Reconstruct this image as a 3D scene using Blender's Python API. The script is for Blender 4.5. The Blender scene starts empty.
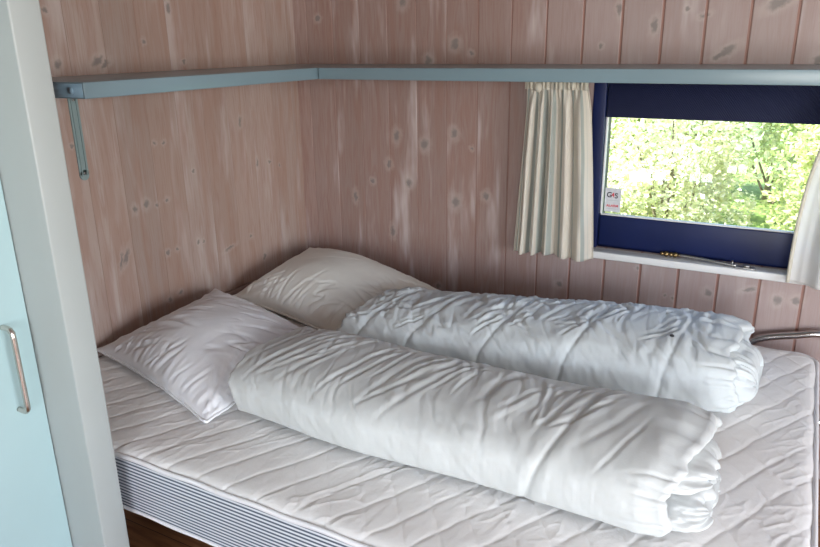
import bpy, bmesh, math, random
import numpy as np
from mathutils import Vector, Matrix

SC = bpy.context.scene
COL = SC.collection
PI = math.pi

# ------------------------------------------------------------------ helpers
def sm(a, b, x):
    t = np.clip((np.asarray(x, float) - a) / (b - a), 0, 1)
    return t * t * (3 - 2 * t)

_rs = np.random.RandomState(7)
_PERM = _rs.permutation(512)
_GR = _rs.rand(512) * 2 * PI
def perlin(x, y, seed=0):
    x = np.asarray(x, float) + seed * 17.31; y = np.asarray(y, float) + seed * 9.77
    xi = np.floor(x).astype(int); yi = np.floor(y).astype(int)
    xf = x - xi; yf = y - yi
    def g(i, j, dx, dy):
        a = _GR[_PERM[(_PERM[(xi + i) & 511] + yi + j) & 511]]
        return np.cos(a) * dx + np.sin(a) * dy
    u = xf * xf * xf * (xf * (xf * 6 - 15) + 10); v = yf * yf * yf * (yf * (yf * 6 - 15) + 10)
    n0 = g(0, 0, xf, yf) * (1 - u) + g(1, 0, xf - 1, yf) * u
    n1 = g(0, 1, xf, yf - 1) * (1 - u) + g(1, 1, xf - 1, yf - 1) * u
    return n0 * (1 - v) + n1 * v

def fbm(x, y, seed=0, octv=3):
    s = 0; a = 1.0
    for k in range(octv):
        s = s + a * perlin(np.asarray(x) * 2 ** k, np.asarray(y) * 2 ** k, seed + k * 3); a *= .5
    return s

def obj(name, verts, faces, mat=None, parent=None, smooth=True, uv=None, kind=None):
    me = bpy.data.meshes.new(name)
    me.from_pydata(np.asarray(verts, float).tolist() if not isinstance(verts, list) or len(verts) > 5000 else [tuple(map(float, v)) for v in verts], [], faces if len(faces) > 5000 else [tuple(int(i) for i in f) for f in faces])
    if uv is not None:
        ul = me.uv_layers.new(name='UVMap')
        li = np.empty(len(me.loops), dtype=np.int32); me.loops.foreach_get('vertex_index', li)
        ul.data.foreach_set('uv', np.asarray(uv, np.float32)[li].ravel())
    if smooth:
        me.polygons.foreach_set('use_smooth', [True] * len(me.polygons))
    if mat: me.materials.append(mat)
    me.update()
    o = bpy.data.objects.new(name, me); COL.objects.link(o)
    if parent is not None:
        o.parent = parent
        o.matrix_parent_inverse = Matrix.Translation(-parent.location)
    if kind: o['kind'] = kind
    return o

def tag(o, label=None, cat=None, group=None):
    if label: o['label'] = label
    if cat: o['category'] = cat
    if group: o['group'] = group
    return o

def empty(name, loc, label=None, cat=None, group=None, kind=None):
    o = bpy.data.objects.new(name, None); COL.objects.link(o)
    o.location = loc; o.empty_display_size = .1
    if kind: o['kind'] = kind
    return tag(o, label, cat, group)

class MB:
    """collects shapes into one mesh"""
    def __init__(s): s.v = []; s.f = []
    def add(s, v, f):
        n = len(s.v); s.v += [tuple(map(float, p)) for p in v]; s.f += [tuple(n + i for i in q) for q in f]; return s
    def box(s, x0, x1, y0, y1, z0, z1, b=0.0):
        if b <= 0:
            v = [(x, y, z) for x in (x0, x1) for y in (y0, y1) for z in (z0, z1)]
            f = [(0, 1, 3, 2), (4, 6, 7, 5), (0, 4, 5, 1), (2, 3, 7, 6), (0, 2, 6, 4), (1, 5, 7, 3)]
            return s.add(v, f)
        bm = bmesh.new(); bmesh.ops.create_cube(bm, size=1)
        for q in bm.verts:
            q.co = Vector(((x0 + x1) / 2 + q.co.x * (x1 - x0), (y0 + y1) / 2 + q.co.y * (y1 - y0), (z0 + z1) / 2 + q.co.z * (z1 - z0)))
        bmesh.ops.bevel(bm, geom=list(bm.edges), offset=b, segments=3, profile=.5, affect='EDGES')
        bm.verts.index_update()
        s.add([q.co for q in bm.verts], [[q.index for q in f.verts] for f in bm.faces]); bm.free(); return s
    def tube(s, pts, r, n=10, cap=True, ry=None):
        P = [Vector(p) for p in pts]; rings = []
        up = Vector((0, 0, 1))
        rr = r if hasattr(r, '__len__') else [r] * len(P)
        prev = None
        for i, p in enumerate(P):
            d = (P[min(i + 1, len(P) - 1)] - P[max(i - 1, 0)]).normalized()
            if prev is None:
                a = d.cross(up)
                if a.length < 1e-3: a = d.cross(Vector((1, 0, 0)))
            else:
                a = prev - d * prev.dot(d)
            a.normalize(); prev = a; b = d.cross(a)
            k = 1.0 if ry is None else ry
            rings.append([p + (a * math.cos(2 * PI * j / n) + b * k * math.sin(2 * PI * j / n)) * rr[i] for j in range(n)])
        v = [q for ring in rings for q in ring]; f = []
        for i in range(len(P) - 1):
            for j in range(n):
                f.append((i * n + j, i * n + (j + 1) % n, (i + 1) * n + (j + 1) % n, (i + 1) * n + j))
        if cap:
            f.append(tuple(range(n))[::-1]); f.append(tuple((len(P) - 1) * n + j for j in range(n)))
        return s.add(v, f)
    def sphere(s, c, r, sx=1, sy=1, sz=1, n=12):
        bm = bmesh.new(); bmesh.ops.create_uvsphere(bm, u_segments=n, v_segments=max(6, n // 2 + 2), radius=r)
        s.add([(c[0] + q.co.x * sx, c[1] + q.co.y * sy, c[2] + q.co.z * sz) for q in bm.verts],
              [[l.vert.index for l in f.loops] for f in (bm.verts.index_update() or bm.faces)])
        bm.free(); return s
    def build(s, name, mat, parent=None, smooth=True, kind=None):
        o = obj(name, s.v, s.f, mat, parent, smooth, kind=kind)
        return o

def smooth_path(pts, n=8):
    """catmull-rom through points"""
    P = [np.array(p, float) for p in pts]; P = [2 * P[0] - P[1]] + P + [2 * P[-1] - P[-2]]
    out = []
    for i in range(1, len(P) - 2):
        for k in range(n):
            t = k / n
            out.append(.5 * ((2 * P[i]) + (-P[i - 1] + P[i + 1]) * t + (2 * P[i - 1] - 5 * P[i] + 4 * P[i + 1] - P[i + 2]) * t * t
                             + (-P[i - 1] + 3 * P[i] - 3 * P[i + 1] + P[i + 2]) * t ** 3))
    out.append(P[-2]); return out

def gridfaces(nr, nc, off=0, wrap=False):
    f = []
    for i in range(nr - 1):
        for j in range(nc if wrap else nc - 1):
            k = (j + 1) % nc
            f.append((off + i * nc + j, off + i * nc + k, off + (i + 1) * nc + k, off + (i + 1) * nc + j))
    return f

# ------------------------------------------------------------------ materials
class NT:
    def __init__(s, name):
        s.m = bpy.data.materials.new(name); s.m.use_nodes = True
        s.t = s.m.node_tree; s.n = s.t.nodes
        s.bsdf = s.n['Principled BSDF']; s.out = s.n['Material Output']
    def new(s, typ, **kw):
        q = s.n.new(typ)
        for k, v in kw.items(): setattr(q, k, v)
        return q
    def put(s, sock, v):
        if isinstance(v, bpy.types.NodeSocket): s.t.links.new(v, sock)
        elif v is not None: sock.default_value = v
    def math(s, op, a, b=None, c=None, clamp=False):
        q = s.new('ShaderNodeMath', operation=op, use_clamp=clamp); s.put(q.inputs[0], a)
        if b is not None: s.put(q.inputs[1], b)
        if c is not None: s.put(q.inputs[2], c)
        return q.outputs[0]
    def ramp(s, v, a, b, c=0.0, d=1.0):
        q = s.new('ShaderNodeMapRange', interpolation_type='SMOOTHSTEP'); s.put(q.inputs[0], v)
        for i, w in enumerate((a, b, c, d)): q.inputs[i + 1].default_value = w
        return q.outputs[0]
    def mix(s, f, a, b, typ='MIX'):
        q = s.new('ShaderNodeMix', data_type='RGBA', blend_type=typ); s.put(q.inputs[0], f)
        s.put(q.inputs[6], a if not isinstance(a, tuple) else (*a, 1)); s.put(q.inputs[7], b if not isinstance(b, tuple) else (*b, 1))
        return q.outputs[2]
    def coord(s, k='Object'): return s.new('ShaderNodeTexCoord').outputs[k]
    def sep(s, v):
        q = s.new('ShaderNodeSeparateXYZ'); s.put(q.inputs[0], v); return q.outputs
    def comb(s, x, y, z):
        q = s.new('ShaderNodeCombineXYZ')
        for i, w in enumerate((x, y, z)): s.put(q.inputs[i], w)
        return q.outputs[0]
    def noise(s, v, scale=5, detail=3, rough=.5, dist=0, dim='3D'):
        q = s.new('ShaderNodeTexNoise', noise_dimensions=dim); s.put(q.inputs['Vector'], v)
        q.inputs['Scale'].default_value = scale; q.inputs['Detail'].default_value = detail
        q.inputs['Roughness'].default_value = rough; q.inputs['Distortion'].default_value = dist
        return q.outputs[0]
    def white(s, w):
        q = s.new('ShaderNodeTexWhiteNoise', noise_dimensions='1D'); s.put(q.inputs['W'], w); return q.outputs['Value']
    def bump(s, h, strength=.2, dist=.01):
        q = s.new('ShaderNodeBump'); q.inputs['Strength'].default_value = strength; q.inputs['Distance'].default_value = dist
        s.put(q.inputs['Height'], h); s.t.links.new(q.outputs[0], s.bsdf.inputs['Normal'])
    def set(s, col=None, rough=None, metal=None, **kw):
        if col is not None: s.put(s.bsdf.inputs['Base Color'], col if not isinstance(col, tuple) else (*col, 1))
        if rough is not None: s.put(s.bsdf.inputs['Roughness'], rough)
        if metal is not None: s.put(s.bsdf.inputs['Metallic'], metal)
        for k, v in kw.items(): s.put(s.bsdf.inputs[k], v)
        return s.m

def lin(r, g, b):
    f = lambda c: (c / 255 / 12.92) if c / 255 <= .04045 else ((c / 255 + .055) / 1.055) ** 2.4
    return (f(r), f(g), f(b))

def paint(name, col, rough=.45, bump=.03, vary=.06, scale=40, spec=.5):
    n = NT(name); v = n.coord()
    q = n.noise(v, scale, 4)
    q2 = n.noise(v, 4, 3)
    dark = tuple(c * (1 - vary * 2) for c in col)
    n.set(n.mix(n.ramp(q2, .3, .7), dark, col), rough); n.put(n.bsdf.inputs['Specular IOR Level'], spec)
    n.bump(q, bump, .004)
    return n.m

PITCH = .1275
def board_wall(name, axis, x0, knots, groove_w, tint, groove_col, pale, ksc=1.3, gr=(0, 0.01, .8, .8), widen=1.0, painted_sheen=0.0):
    """whitewashed pine boards, vertical; axis 0 = boards counted along X, 1 = along Y"""
    n = NT(name); P = n.sep(n.coord()); h = P[axis]; z = P[2]
    u = n.math('DIVIDE', n.math('SUBTRACT', h, x0), PITCH)
    idx = n.math('FLOOR', u); fr = n.math('SUBTRACT', u, idx)
    dm = n.math('MULTIPLY', n.math('SUBTRACT', .5, n.math('ABSOLUTE', n.math('SUBTRACT', fr, .5))), PITCH)   # distance to groove
    r1 = n.white(idx); r2 = n.white(n.math('ADD', idx, 71.3)); r3 = n.white(n.math('ADD', idx, 33.7))
    off = n.math('MULTIPLY', r1, 13.0)
    v1 = n.comb(n.math('ADD', n.math('MULTIPLY', h, 1.0), off), off, n.math('MULTIPLY', z, .05))
    fine = n.noise(v1, 170, 3, .6)
    v2 = n.comb(n.math('ADD', h, off), n.math('MULTIPLY', r2, 9.0), n.math('MULTIPLY', z, .10))
    wide = n.noise(v2, 26, 3, .55, .6)
    # cathedral grain
    cx = n.math('SUBTRACT', fr, n.math('ADD', .25, n.math('MULTIPLY', r3, .5)))
    par = n.math('ADD', n.math('MULTIPLY', n.math('MULTIPLY', cx, cx), n.math('ADD', 2.0, n.math('MULTIPLY', r2, 5.0))), n.math('MULTIPLY', z, n.math('SUBTRACT', .6, n.math('MULTIPLY', r1, 1.2))))
    wob = n.math('MULTIPLY', n.noise(n.comb(h, off, n.math('MULTIPLY', z, .25)), 9, 2), .55)
    rings = n.math('SINE', n.math('MULTIPLY', n.math('ADD', par, wob), 62.0))
    rings = n.ramp(rings, .1, .95)
    patch = n.noise(n.comb(n.math('ADD', n.math('MULTIPLY', h, 3.0), off), off, n.math('MULTIPLY', z, .45)), 5.0, 3, .6)
    c = n.mix(n.ramp(r2, 0, 1), tuple(t * .88 for t in tint), (tint[0] * 1.06, tint[1] * 1.08, tint[2] * 1.1))
    c = n.mix(n.math('MULTIPLY', n.ramp(r3, .35, 1), .30), c, (tint[0] * 1.0, tint[1] * .86, tint[2] * .78))
    c = n.mix(n.math('MULTIPLY', n.ramp(wide, .46, .66), .52), c, (tint[0] * .86, tint[1] * .68, tint[2] * .60))
    c = n.mix(n.math('MULTIPLY', n.ramp(fine, .48, .70), .42), c, (tint[0] * .72, tint[1] * .52, tint[2] * .48))
    c = n.mix(n.math('MULTIPLY', rings, .24), c, (tint[0] * .80, tint[1] * .55, tint[2] * .48))
    c = n.mix(n.math('MULTIPLY', n.ramp(patch, .50, .78), pale), c, (.62, .55, .54))
    if painted_sheen:   # window sheen painted into the boards as a paler, cooler tint
        c = n.mix(n.ramp(h, .85, 1.35, 0.0, painted_sheen), c, (.38, .325, .325))
    # knots with grey heart and pale rim
    vv = n.comb(h, 0.0, z)
    wq = n.new('ShaderNodeTexNoise'); n.put(wq.inputs['Vector'], vv); wq.inputs['Scale'].default_value = 55; wq.inputs['Detail'].default_value = 2
    wv = n.new('ShaderNodeVectorMath', operation='SCALE'); n.put(wv.inputs[0], wq.outputs['Color']); wv.inputs[3].default_value = .024
    wa = n.new('ShaderNodeVectorMath', operation='ADD'); n.put(wa.inputs[0], vv); n.put(wa.inputs[1], wv.outputs[0])
    core = halo = None
    for (kh, kz, ra, el, tilt) in knots:
        s1 = n.new('ShaderNodeVectorMath', operation='SUBTRACT'); n.put(s1.inputs[0], wa.outputs[0]); s1.inputs[1].default_value = (kh + .012, .012, kz + .012)
        mp = n.new('ShaderNodeMapping', vector_type='TEXTURE'); n.put(mp.inputs[0], s1.outputs[0])
        mp.inputs['Rotation'].default_value = (0, tilt, 0); mp.inputs['Scale'].default_value = (ra * ksc, 5.0, ra * el * ksc)
        ln = n.new('ShaderNodeVectorMath', operation='LENGTH'); n.put(ln.inputs[0], mp.outputs[0]); d = ln.outputs['Value']
        a = n.ramp(d, .35, 1.15, 1, 0); b = n.ramp(d, .7, 2.3, 1, 0)
        core = a if core is None else n.math('MAXIMUM', core, a)
        halo = b if halo is None else n.math('MAXIMUM', halo, b)
    if knots:
        c = n.mix(n.math('MULTIPLY', halo, .30), c, (.52, .45, .41))
        c = n.mix(n.math('MULTIPLY', core, .72), c, (.15, .135, .13))
    g = n.ramp(n.math('DIVIDE', dm, n.ramp(h, .9, 1.3, 1.0, widen)), groove_w * .55, groove_w * 1.15, 1, 0)
    c = n.mix(n.math('MULTIPLY', g, n.ramp(h, *gr)), c, groove_col)
    n.set(c, n.math('ADD', .42, n.math('MULTIPLY', wide, .2)))
    n.bump(n.math('ADD', n.math('MULTIPLY', fine, .5), n.math('MULTIPLY', rings, .3)), .08, .002)
    return n.m

kl = [(-0.8, 1.127, .006, 1, 0), (-0.758, 1.125, .006, 1.1, 0), (-0.637, 1.009, .006, 1, 0), (-0.373, 1.155, .008, 2.0, .2), (-0.775, 0.929, .007, 1, 0),
      (-0.866, 0.931, .011, 1.1, 0), (-0.914, 0.923, .009, 1.2, 0), (-0.82, 0.92, .006, 1, 0), (-1.109, 1.158, .006, 1, 0), (-0.975, 0.775, .008, 3.2, .45), (-0.995, 0.765, .005, 5.0, .25),
      (-0.8, 0.745, .007, 1.2, 0), (-0.755, 0.746, .007, 1, 0), (-0.652, 0.746, .005, 1.4, 0), (-0.626, 0.744, .005, 1.2, 0), (-0.494, 0.68, .006, 4.0, 1.35),
      (-0.369, 0.699, .007, 1, 0), (-0.817, 0.573, .008, 1.1, 0), (-0.765, 0.583, .009, 1, 0), (-0.295, 0.593, .008, 1.6, .3), (-0.975, 1.398, .010, 2.2, 1.0), (-0.95, 1.385, .008, 2.2, .9), (-0.79, 1.454, .007, 1, 0),
      (-1.112, 1.391, .010, 1.4, .3), (-0.671, 1.555, .008, 2.4, 0), (-0.628, 1.383, .007, 1, 0), (-1.124, 1.536, .007, 1, 0), (-0.293, 0.985, .006, 2.6, 0), (-0.219, 0.98, .007, 1, 1.0), (-0.157, 0.956, .005, 1, 0)]
kb = [(0.533, 0.893, .011, 1.3, 0), (0.742, 0.835, .014, 1.3, .2), (0.87, 0.87, .010, 1.2, 0), (0.272, 0.817, .007, 2.5, 0), (0.666, 0.474, .008, 1, 0), (0.36, 0.889, .008, 1, 0), (0.452, 0.684, .008, 2.4, 0),
      (0.736, 1.428, .013, 1.2, 0), (0.802, 1.395, .007, 1, 0), (0.624, 1.369, .012, 1.1, 0), (0.479, 1.08, .011, 1.6, .1), (0.607, 1.053, .013, 1.3, .2), (0.735, 1.102, .011, 1.3, -.2), (0.442, 0.967, .009, 1.4, 0),
      (0.517, 1.58, .012, 1.2, 0), (0.121, 1.534, .009, 1, 0), (0.809, 1.048, .006, 1, 0), (1.443, 1.477, .008, 2.2, .1), (1.667, 1.397, .009, 2.6, 1.0), (1.645, 1.385, .007, 2.0, 1.0), (1.538, 1.523, .006, 1, 0), (1.591, 1.503, .006, 2, 1.2),
      (1.328, 1.53, .007, 2.2, 0), (1.275, 1.415, .006, 1, 0), (1.794, 1.531, .011, 2.5, 1.1), (1.918, 1.369, .011, 1.1, 0), (1.177, 0.559, .010, .9, 0), (1.456, 0.663, .005, 1, 0), (1.558, 0.574, .004, 1, 0), (1.587, 0.569, .005, 1, 0),
      (1.822, 0.638, .006, 2.8, 1.2), (1.697, 0.607, .010, 1.1, 0), (1.909, 0.616, .010, 1.2, 0), (1.962, 0.622, .011, 1, .5)]
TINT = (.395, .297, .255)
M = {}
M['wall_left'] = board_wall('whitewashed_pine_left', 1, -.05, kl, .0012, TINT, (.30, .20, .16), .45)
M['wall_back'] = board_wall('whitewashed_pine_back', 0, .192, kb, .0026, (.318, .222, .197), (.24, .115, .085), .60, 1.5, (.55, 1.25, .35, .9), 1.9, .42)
M['wall_plain'] = board_wall('whitewashed_pine_plain', 0, .0, [], .003, TINT, (.3, .15, .12), .4)
M['wall_plainy'] = board_wall('whitewashed_pine_plain_y', 1, .0, [], .003, TINT, (.3, .15, .12), .4)
M['shelf'] = paint('blue_grey_paint', (.168, .242, .278), .28, .02, .03)
M['shelf_end'] = paint('blue_grey_end_paint', (.22, .33, .42), .35, .05, .08)
M['bracket'] = paint('grey_green_enamel', (.24, .31, .31), .4)
M['white'] = paint('white_gloss_paint', (.66, .66, .66), .35, .02, .02)
M['wardrobe'] = paint('pale_grey_paint', (.365, .395, .39), .45, .015, .015)
M['door'] = paint('pale_turquoise_paint', (.40, .55, .57), .4, .015, .015)
M['navy'] = paint('navy_paint', (.0050, .0115, .064), .42, .03, .10, 40, .3)
M['ceiling'] = paint('pale_ceiling_paint', (.34, .29, .26), .7)

n = NT('navy_sawn_paint'); P = n.sep(n.coord())
w = n.math('SINE', n.math('ADD', n.math('MULTIPLY', n.math('ADD', n.math('MULTIPLY', P[0], 1.0), n.math('MULTIPLY', P[2], .75)), 900.0), n.math('MULTIPLY', n.noise(n.coord(), 6, 2), 9)))
n.set((.005, .008, .036), .55); n.put(n.bsdf.inputs['Specular IOR Level'], .22); n.bump(w, .6, .0011); M['navy_sawn'] = n.m

def cloth(name, col, rough=.85, bump=.12, scale=220, trans=0.0):
    n = NT(name); v = n.coord()
    a = n.noise(v, scale, 2); b = n.noise(v, 28, 4, .6)
    n.set(n.mix(n.ramp(b, .3, .7), tuple(c * .97 for c in col), col), rough)
    n.put(n.bsdf.inputs['Sheen Weight'], .15)
    n.bump(n.math('ADD', n.math('MULTIPLY', a, .4), n.math('MULTIPLY', b, .9)), bump, .004)
    if trans:
        tr = n.new('ShaderNodeBsdfTranslucent'); tr.inputs[0].default_value = (*col, 1)
        mx = n.new('ShaderNodeMixShader'); mx.inputs[0].default_value = trans
        n.t.links.new(n.bsdf.outputs[0], mx.inputs[1]); n.t.links.new(tr.outputs[0], mx.inputs[2]); n.t.links.new(mx.outputs[0], n.out.inputs[0])
    return n.m
M['duvet_front'] = cloth('white_duvet_cotton', (.565, .58, .575), .8, .16)
M['duvet_back'] = cloth('cool_white_duvet_cotton', (.565, .60, .61), .8, .16)
M['pillow_front'] = cloth('white_pillow_cotton', (.82, .82, .85), .8, .12)
M['pillow_back'] = cloth('offwhite_pillow_cotton', (.78, .77, .725), .8, .12)
M['quilt'] = cloth('quilted_ticking', (.82, .80, .785), .8, .22, 140)
M['tape'] = cloth('white_edge_tape', (.74, .73, .75), .8, .1)
M['stain'] = paint('black_speck', (.01, .01, .015), .6)

n = NT('striped_border_fabric'); P = n.sep(n.coord())
st = n.math('SINE', n.math('MULTIPLY', P[2], 2 * PI / .0093))
wv = n.noise(n.coord(), 300, 2)
n.set(n.mix(n.ramp(st, -.25, .35), (.62, .64, .68), (.075, .095, .135)), .8); n.bump(n.math('ADD', st, wv), .25, .002); M['stripes'] = n.m

def curtain_mat(name, trans):
    n = NT(name); uvs = n.sep(n.coord('UV')); u = uvs[0]
    s1 = n.math('SINE', n.math('MULTIPLY', u, 2 * PI * 7.0)); s2 = n.math('SINE', n.math('ADD', n.math('MULTIPLY', u, 2 * PI * 14.0), 1.2))
    weave = n.noise(n.comb(n.math('MULTIPLY', u, 6.0), uvs[1], 0.0), 90, 2)
    c = n.mix(n.ramp(s1, .66, .9), (.72, .665, .58), (.40, .425, .39))
    c = n.mix(n.math('MULTIPLY', n.ramp(s2, .93, .98), .3), c, (.45, .47, .43))
    n.set(c, .85)
    n.bump(weave, .15, .003)
    tr = n.new('ShaderNodeBsdfTranslucent'); n.put(tr.inputs[0], c)
    mx = n.new('ShaderNodeMixShader'); mx.inputs[0].default_value = trans
    n.t.links.new(n.bsdf.outputs[0], mx.inputs[1]); n.t.links.new(tr.outputs[0], mx.inputs[2]); n.t.links.new(mx.outputs[0], n.out.inputs[0])
    return n.m
M['curtain'] = curtain_mat('striped_curtain_fabric', .30)
M['sheer'] = cloth('sheer_white_curtain', (.80, .79, .77), .85, .1, 220, .45)
M['curtain_tape'] = cloth('cream_heading_tape', (.66, .62, .52), .85, .1, 220, .2)

n = NT('brown_plank_floor'); P = n.sep(n.coord())
i = n.math('FLOOR', n.math('DIVIDE', P[1], .14)); r = n.white(i)
g = n.noise(n.comb(n.math('ADD', n.math('MULTIPLY', P[0], .12), n.math('MULTIPLY', r, 7.0)), P[1], 0.0), 45, 4, .6)
fr = n.math('FRACT', n.math('DIVIDE', P[1], .14))
gap = n.ramp(n.math('ABSOLUTE', n.math('SUBTRACT', fr, .5)), .485, .496)
c = n.mix(n.ramp(g, .3, .7), (.16, .062, .026), (.34, .155, .070)); c = n.mix(n.math('MULTIPLY', r, .35), c, (.17, .07, .03)); c = n.mix(gap, c, (.03, .012, .006))
n.set(c, .35); M['floor'] = n.m

def metal(name, col, rough):
    n = NT(name); n.set(col, n.math('ADD', rough, n.math('MULTIPLY', n.noise(n.coord(), 60, 2), .08)), 1.0); return n.m
M['chrome'] = metal('chrome', (.56, .56, .57), .07)
M['steel'] = metal('brushed_steel', (.62, .57, .52), .2)
M['brass'] = metal('old_brass', (.26, .18, .085), .36)
M['iron'] = metal('dull_grey_steel', (.34, .33, .32), .42)
M['frame_steel'] = paint('dark_bed_frame', (.05, .045, .045), .5)
M['headboard'] = paint('dull_pink_board', (.34, .25, .22), .5, .05, .1, 60)

n = NT('window_glass')
tr = n.new('ShaderNodeBsdfTransparent'); tr.inputs[0].default_value = (.97, .98, .97, 1)
gl = n.new('ShaderNodeBsdfGlossy'); gl.inputs['Roughness'].default_value = .02
sm_ = n.math('MULTIPLY', n.ramp(n.noise(n.coord(), 7, 3), .45, .8), .05)
df = n.new('ShaderNodeBsdfTranslucent'); df.inputs[0].default_value = (.8, .8, .8, 1)
mx = n.new('ShaderNodeMixShader'); mx.inputs[0].default_value = .05; n.t.links.new(tr.outputs[0], mx.inputs[1]); n.t.links.new(gl.outputs[0], mx.inputs[2])
mx2 = n.new('ShaderNodeMixShader'); n.put(mx2.inputs[0], sm_); n.t.links.new(mx.outputs[0], mx2.inputs[1]); n.t.links.new(df.outputs[0], mx2.inputs[2])
n.t.links.new(mx2.outputs[0], n.out.inputs[0]); M['glass'] = n.m

def leafmat(name, a, b):
    n = NT(name); g = n.new('ShaderNodeNewGeometry')
    c = n.mix(g.outputs['Random Per Island'], a, b)
    n.set(c, .4)
    tr = n.new('ShaderNodeBsdfTranslucent'); n.put(tr.inputs[0], n.mix(.5, c, (.80, .85, .38)))
    mx = n.new('ShaderNodeMixShader'); mx.inputs[0].default_value = .42
    n.t.links.new(n.bsdf.outputs[0], mx.inputs[1]); n.t.links.new(tr.outputs[0], mx.inputs[2]); n.t.links.new(mx.outputs[0], n.out.inputs[0])
    return n.m
M['leaf_a'] = leafmat('pale_yellow_green_leaf', (.36, .43, .16), (.68, .70, .44))
M['leaf_b'] = leafmat('fresh_green_leaf', (.18, .28, .08), (.52, .58, .28))
M['leaf_c'] = leafmat('pale_cream_leaf', (.58, .60, .38), (.82, .80, .72))  # palest leaf set, cream to off-white
M['stem'] = paint('grey_brown_bark', (.22, .18, .13), .8, .2, .2, 30)
M['grass'] = paint('lawn_green', (.20, .30, .07), .9, .4, .25, 30)

# ------------------------------------------------------------------ camera
F, YAW, PIT, ROL = 706.9, -0.5095, 0.3161, -0.0156
cy, sy, cp, sp = math.cos(YAW), math.sin(YAW), math.cos(PIT), math.sin(PIT)
fw = Vector((sy * cp, cy * cp, -sp)); rt = Vector((cy, -sy, 0)); up = rt.cross(fw)
c_, s_ = math.cos(ROL), math.sin(ROL)
r2_, u2_ = c_ * rt + s_ * up, -s_ * rt + c_ * up
cam = bpy.data.cameras.new('camera'); co = bpy.data.objects.new('camera', cam); COL.objects.link(co)
Rm = Matrix(((r2_.x, u2_.x, -fw.x), (r2_.y, u2_.y, -fw.y), (r2_.z, u2_.z, -fw.z))).to_4x4()
co.matrix_world = Matrix.Translation((1.917, -2.4799, 1.4371)) @ Rm
cam.sensor_fit = 'HORIZONTAL'; cam.sensor_width = 36; cam.lens = F * 36 / 820; cam.clip_start = .02
SC.camera = co

# ------------------------------------------------------------------ room shell
RX, RY, RZ = 4.6, -4.6, 2.35
def boards(mb, axis, x0, a, b, z0, z1, gw0, gd, sign, base, wide=0.0):
    """front surface of vertical boards between a..b; groove depth gd away from the room"""
    xs = [a, b]; k0 = math.ceil((a - x0) / PITCH); prof = {a: 0., b: 0.}
    k = k0
    while x0 + k * PITCH < b:
        g = x0 + k * PITCH; gw = gw0 + wide * min(1, max(0, (g - .9) / .4))
        for d, y in ((-gw, 0), (-gw * .45, gd), (gw * .45, gd), (gw, 0)):
            if a < g + d < b: prof[g + d] = y
        k += 1
    xs = sorted(prof); v = []
    for x in xs:
        for z in (z0, z1):
            p = base + sign * prof[x]
            v.append((x, p, z) if axis == 0 else (p, x, z))
    f = [(2 * i, 2 * i + 2, 2 * i + 3, 2 * i + 1) for i in range(len(xs) - 1)]
    mb.add(v, f)
WX0, WX1, WZ0, WZ1 = 1.262, 2.115, .72, 1.312
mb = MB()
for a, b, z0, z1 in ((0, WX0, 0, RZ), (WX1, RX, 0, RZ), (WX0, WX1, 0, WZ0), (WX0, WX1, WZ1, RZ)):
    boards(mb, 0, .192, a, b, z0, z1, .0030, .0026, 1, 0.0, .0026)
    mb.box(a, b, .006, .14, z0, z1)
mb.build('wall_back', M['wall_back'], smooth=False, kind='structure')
mb = MB(); boards(mb, 1, -.05, RY, 0, 0, RZ, .0011, .0009, -1, 0.0); mb.box(-.14, -.003, RY, .14, 0, RZ)
mb.build('wall_left', M['wall_left'], smooth=False, kind='structure')
# right wall with a low wide window
VY0, VY1, VZ0, VZ1 = -3.9, -1.5, .75, 1.88
mb = MB()
for a, b, z0, z1 in ((RY, VY0, 0, RZ), (VY1, .14, 0, RZ), (VY0, VY1, 0, VZ0), (VY0, VY1, VZ1, RZ)): mb.box(RX, RX + .14, a, b, z0, z1)
mb.build('wall_right', M['wall_plainy'], smooth=False, kind='structure')
DX0, DX1, DZ = 1.7, 3.5, 2.02
mb = MB()
for a, b, z0, z1 in ((-.14, DX0, 0, RZ), (DX1, RX + .14, 0, RZ), (DX0, DX1, DZ, RZ)): mb.box(a, b, RY - .14, RY, z0, z1)
mb.build('wall_front', M['wall_plain'], smooth=False, kind='structure')
MB().box(-.14, RX + .14, RY - .14, .14, -.05, 0).build('floor', M['floor'], smooth=False, kind='structure')
MB().box(-.14, RX + .14, RY - .14, .14, RZ, RZ + .08).build('ceiling', M['ceiling'], smooth=False, kind='structure')

# ------------------------------------------------------------------ window over the bed
win = empty('window_1', (1.69, .05, .72), kind='structure')
mb = MB()
mb.box(WX0, 1.306, -.004, .10, WZ0, WZ1, .003); mb.box(2.071, WX1, -.004, .10, WZ0, WZ1, .003)
mb.box(1.306, 2.071, .0, .10, WZ1 - .012, WZ1); mb.box(1.306, 2.071, .022, .10, WZ0, WZ0 + .012)
mb.build('frame', M['navy'], win)
MB().box(1.309, 2.068, .006, .055, 1.183, WZ1 - .012, .003).build('header_panel', M['navy_sawn'], win)
MB().box(1.309, 2.068, .012, .055, .728, .838, .003).build('bottom_rail', M['navy'], win)
mb = MB(); mb.box(1.309, 2.068, .018, .034, .838, .8435, .0015); mb.box(1.3065, 1.3125, .018, .034, .8435, 1.183, .0015); mb.box(2.0645, 2.071, .018, .034, .8435, 1.183, .0015)
mb.build('glazing_bead', M['white'], win)
MB().box(1.309, 2.068, .036, .040, .836, 1.185).build('pane', M['glass'], win)
MB().box(1.236, 2.17, -.052, .03, .694, .7195, .004).build('trim_1', M['white'], kind='structure')

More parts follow.
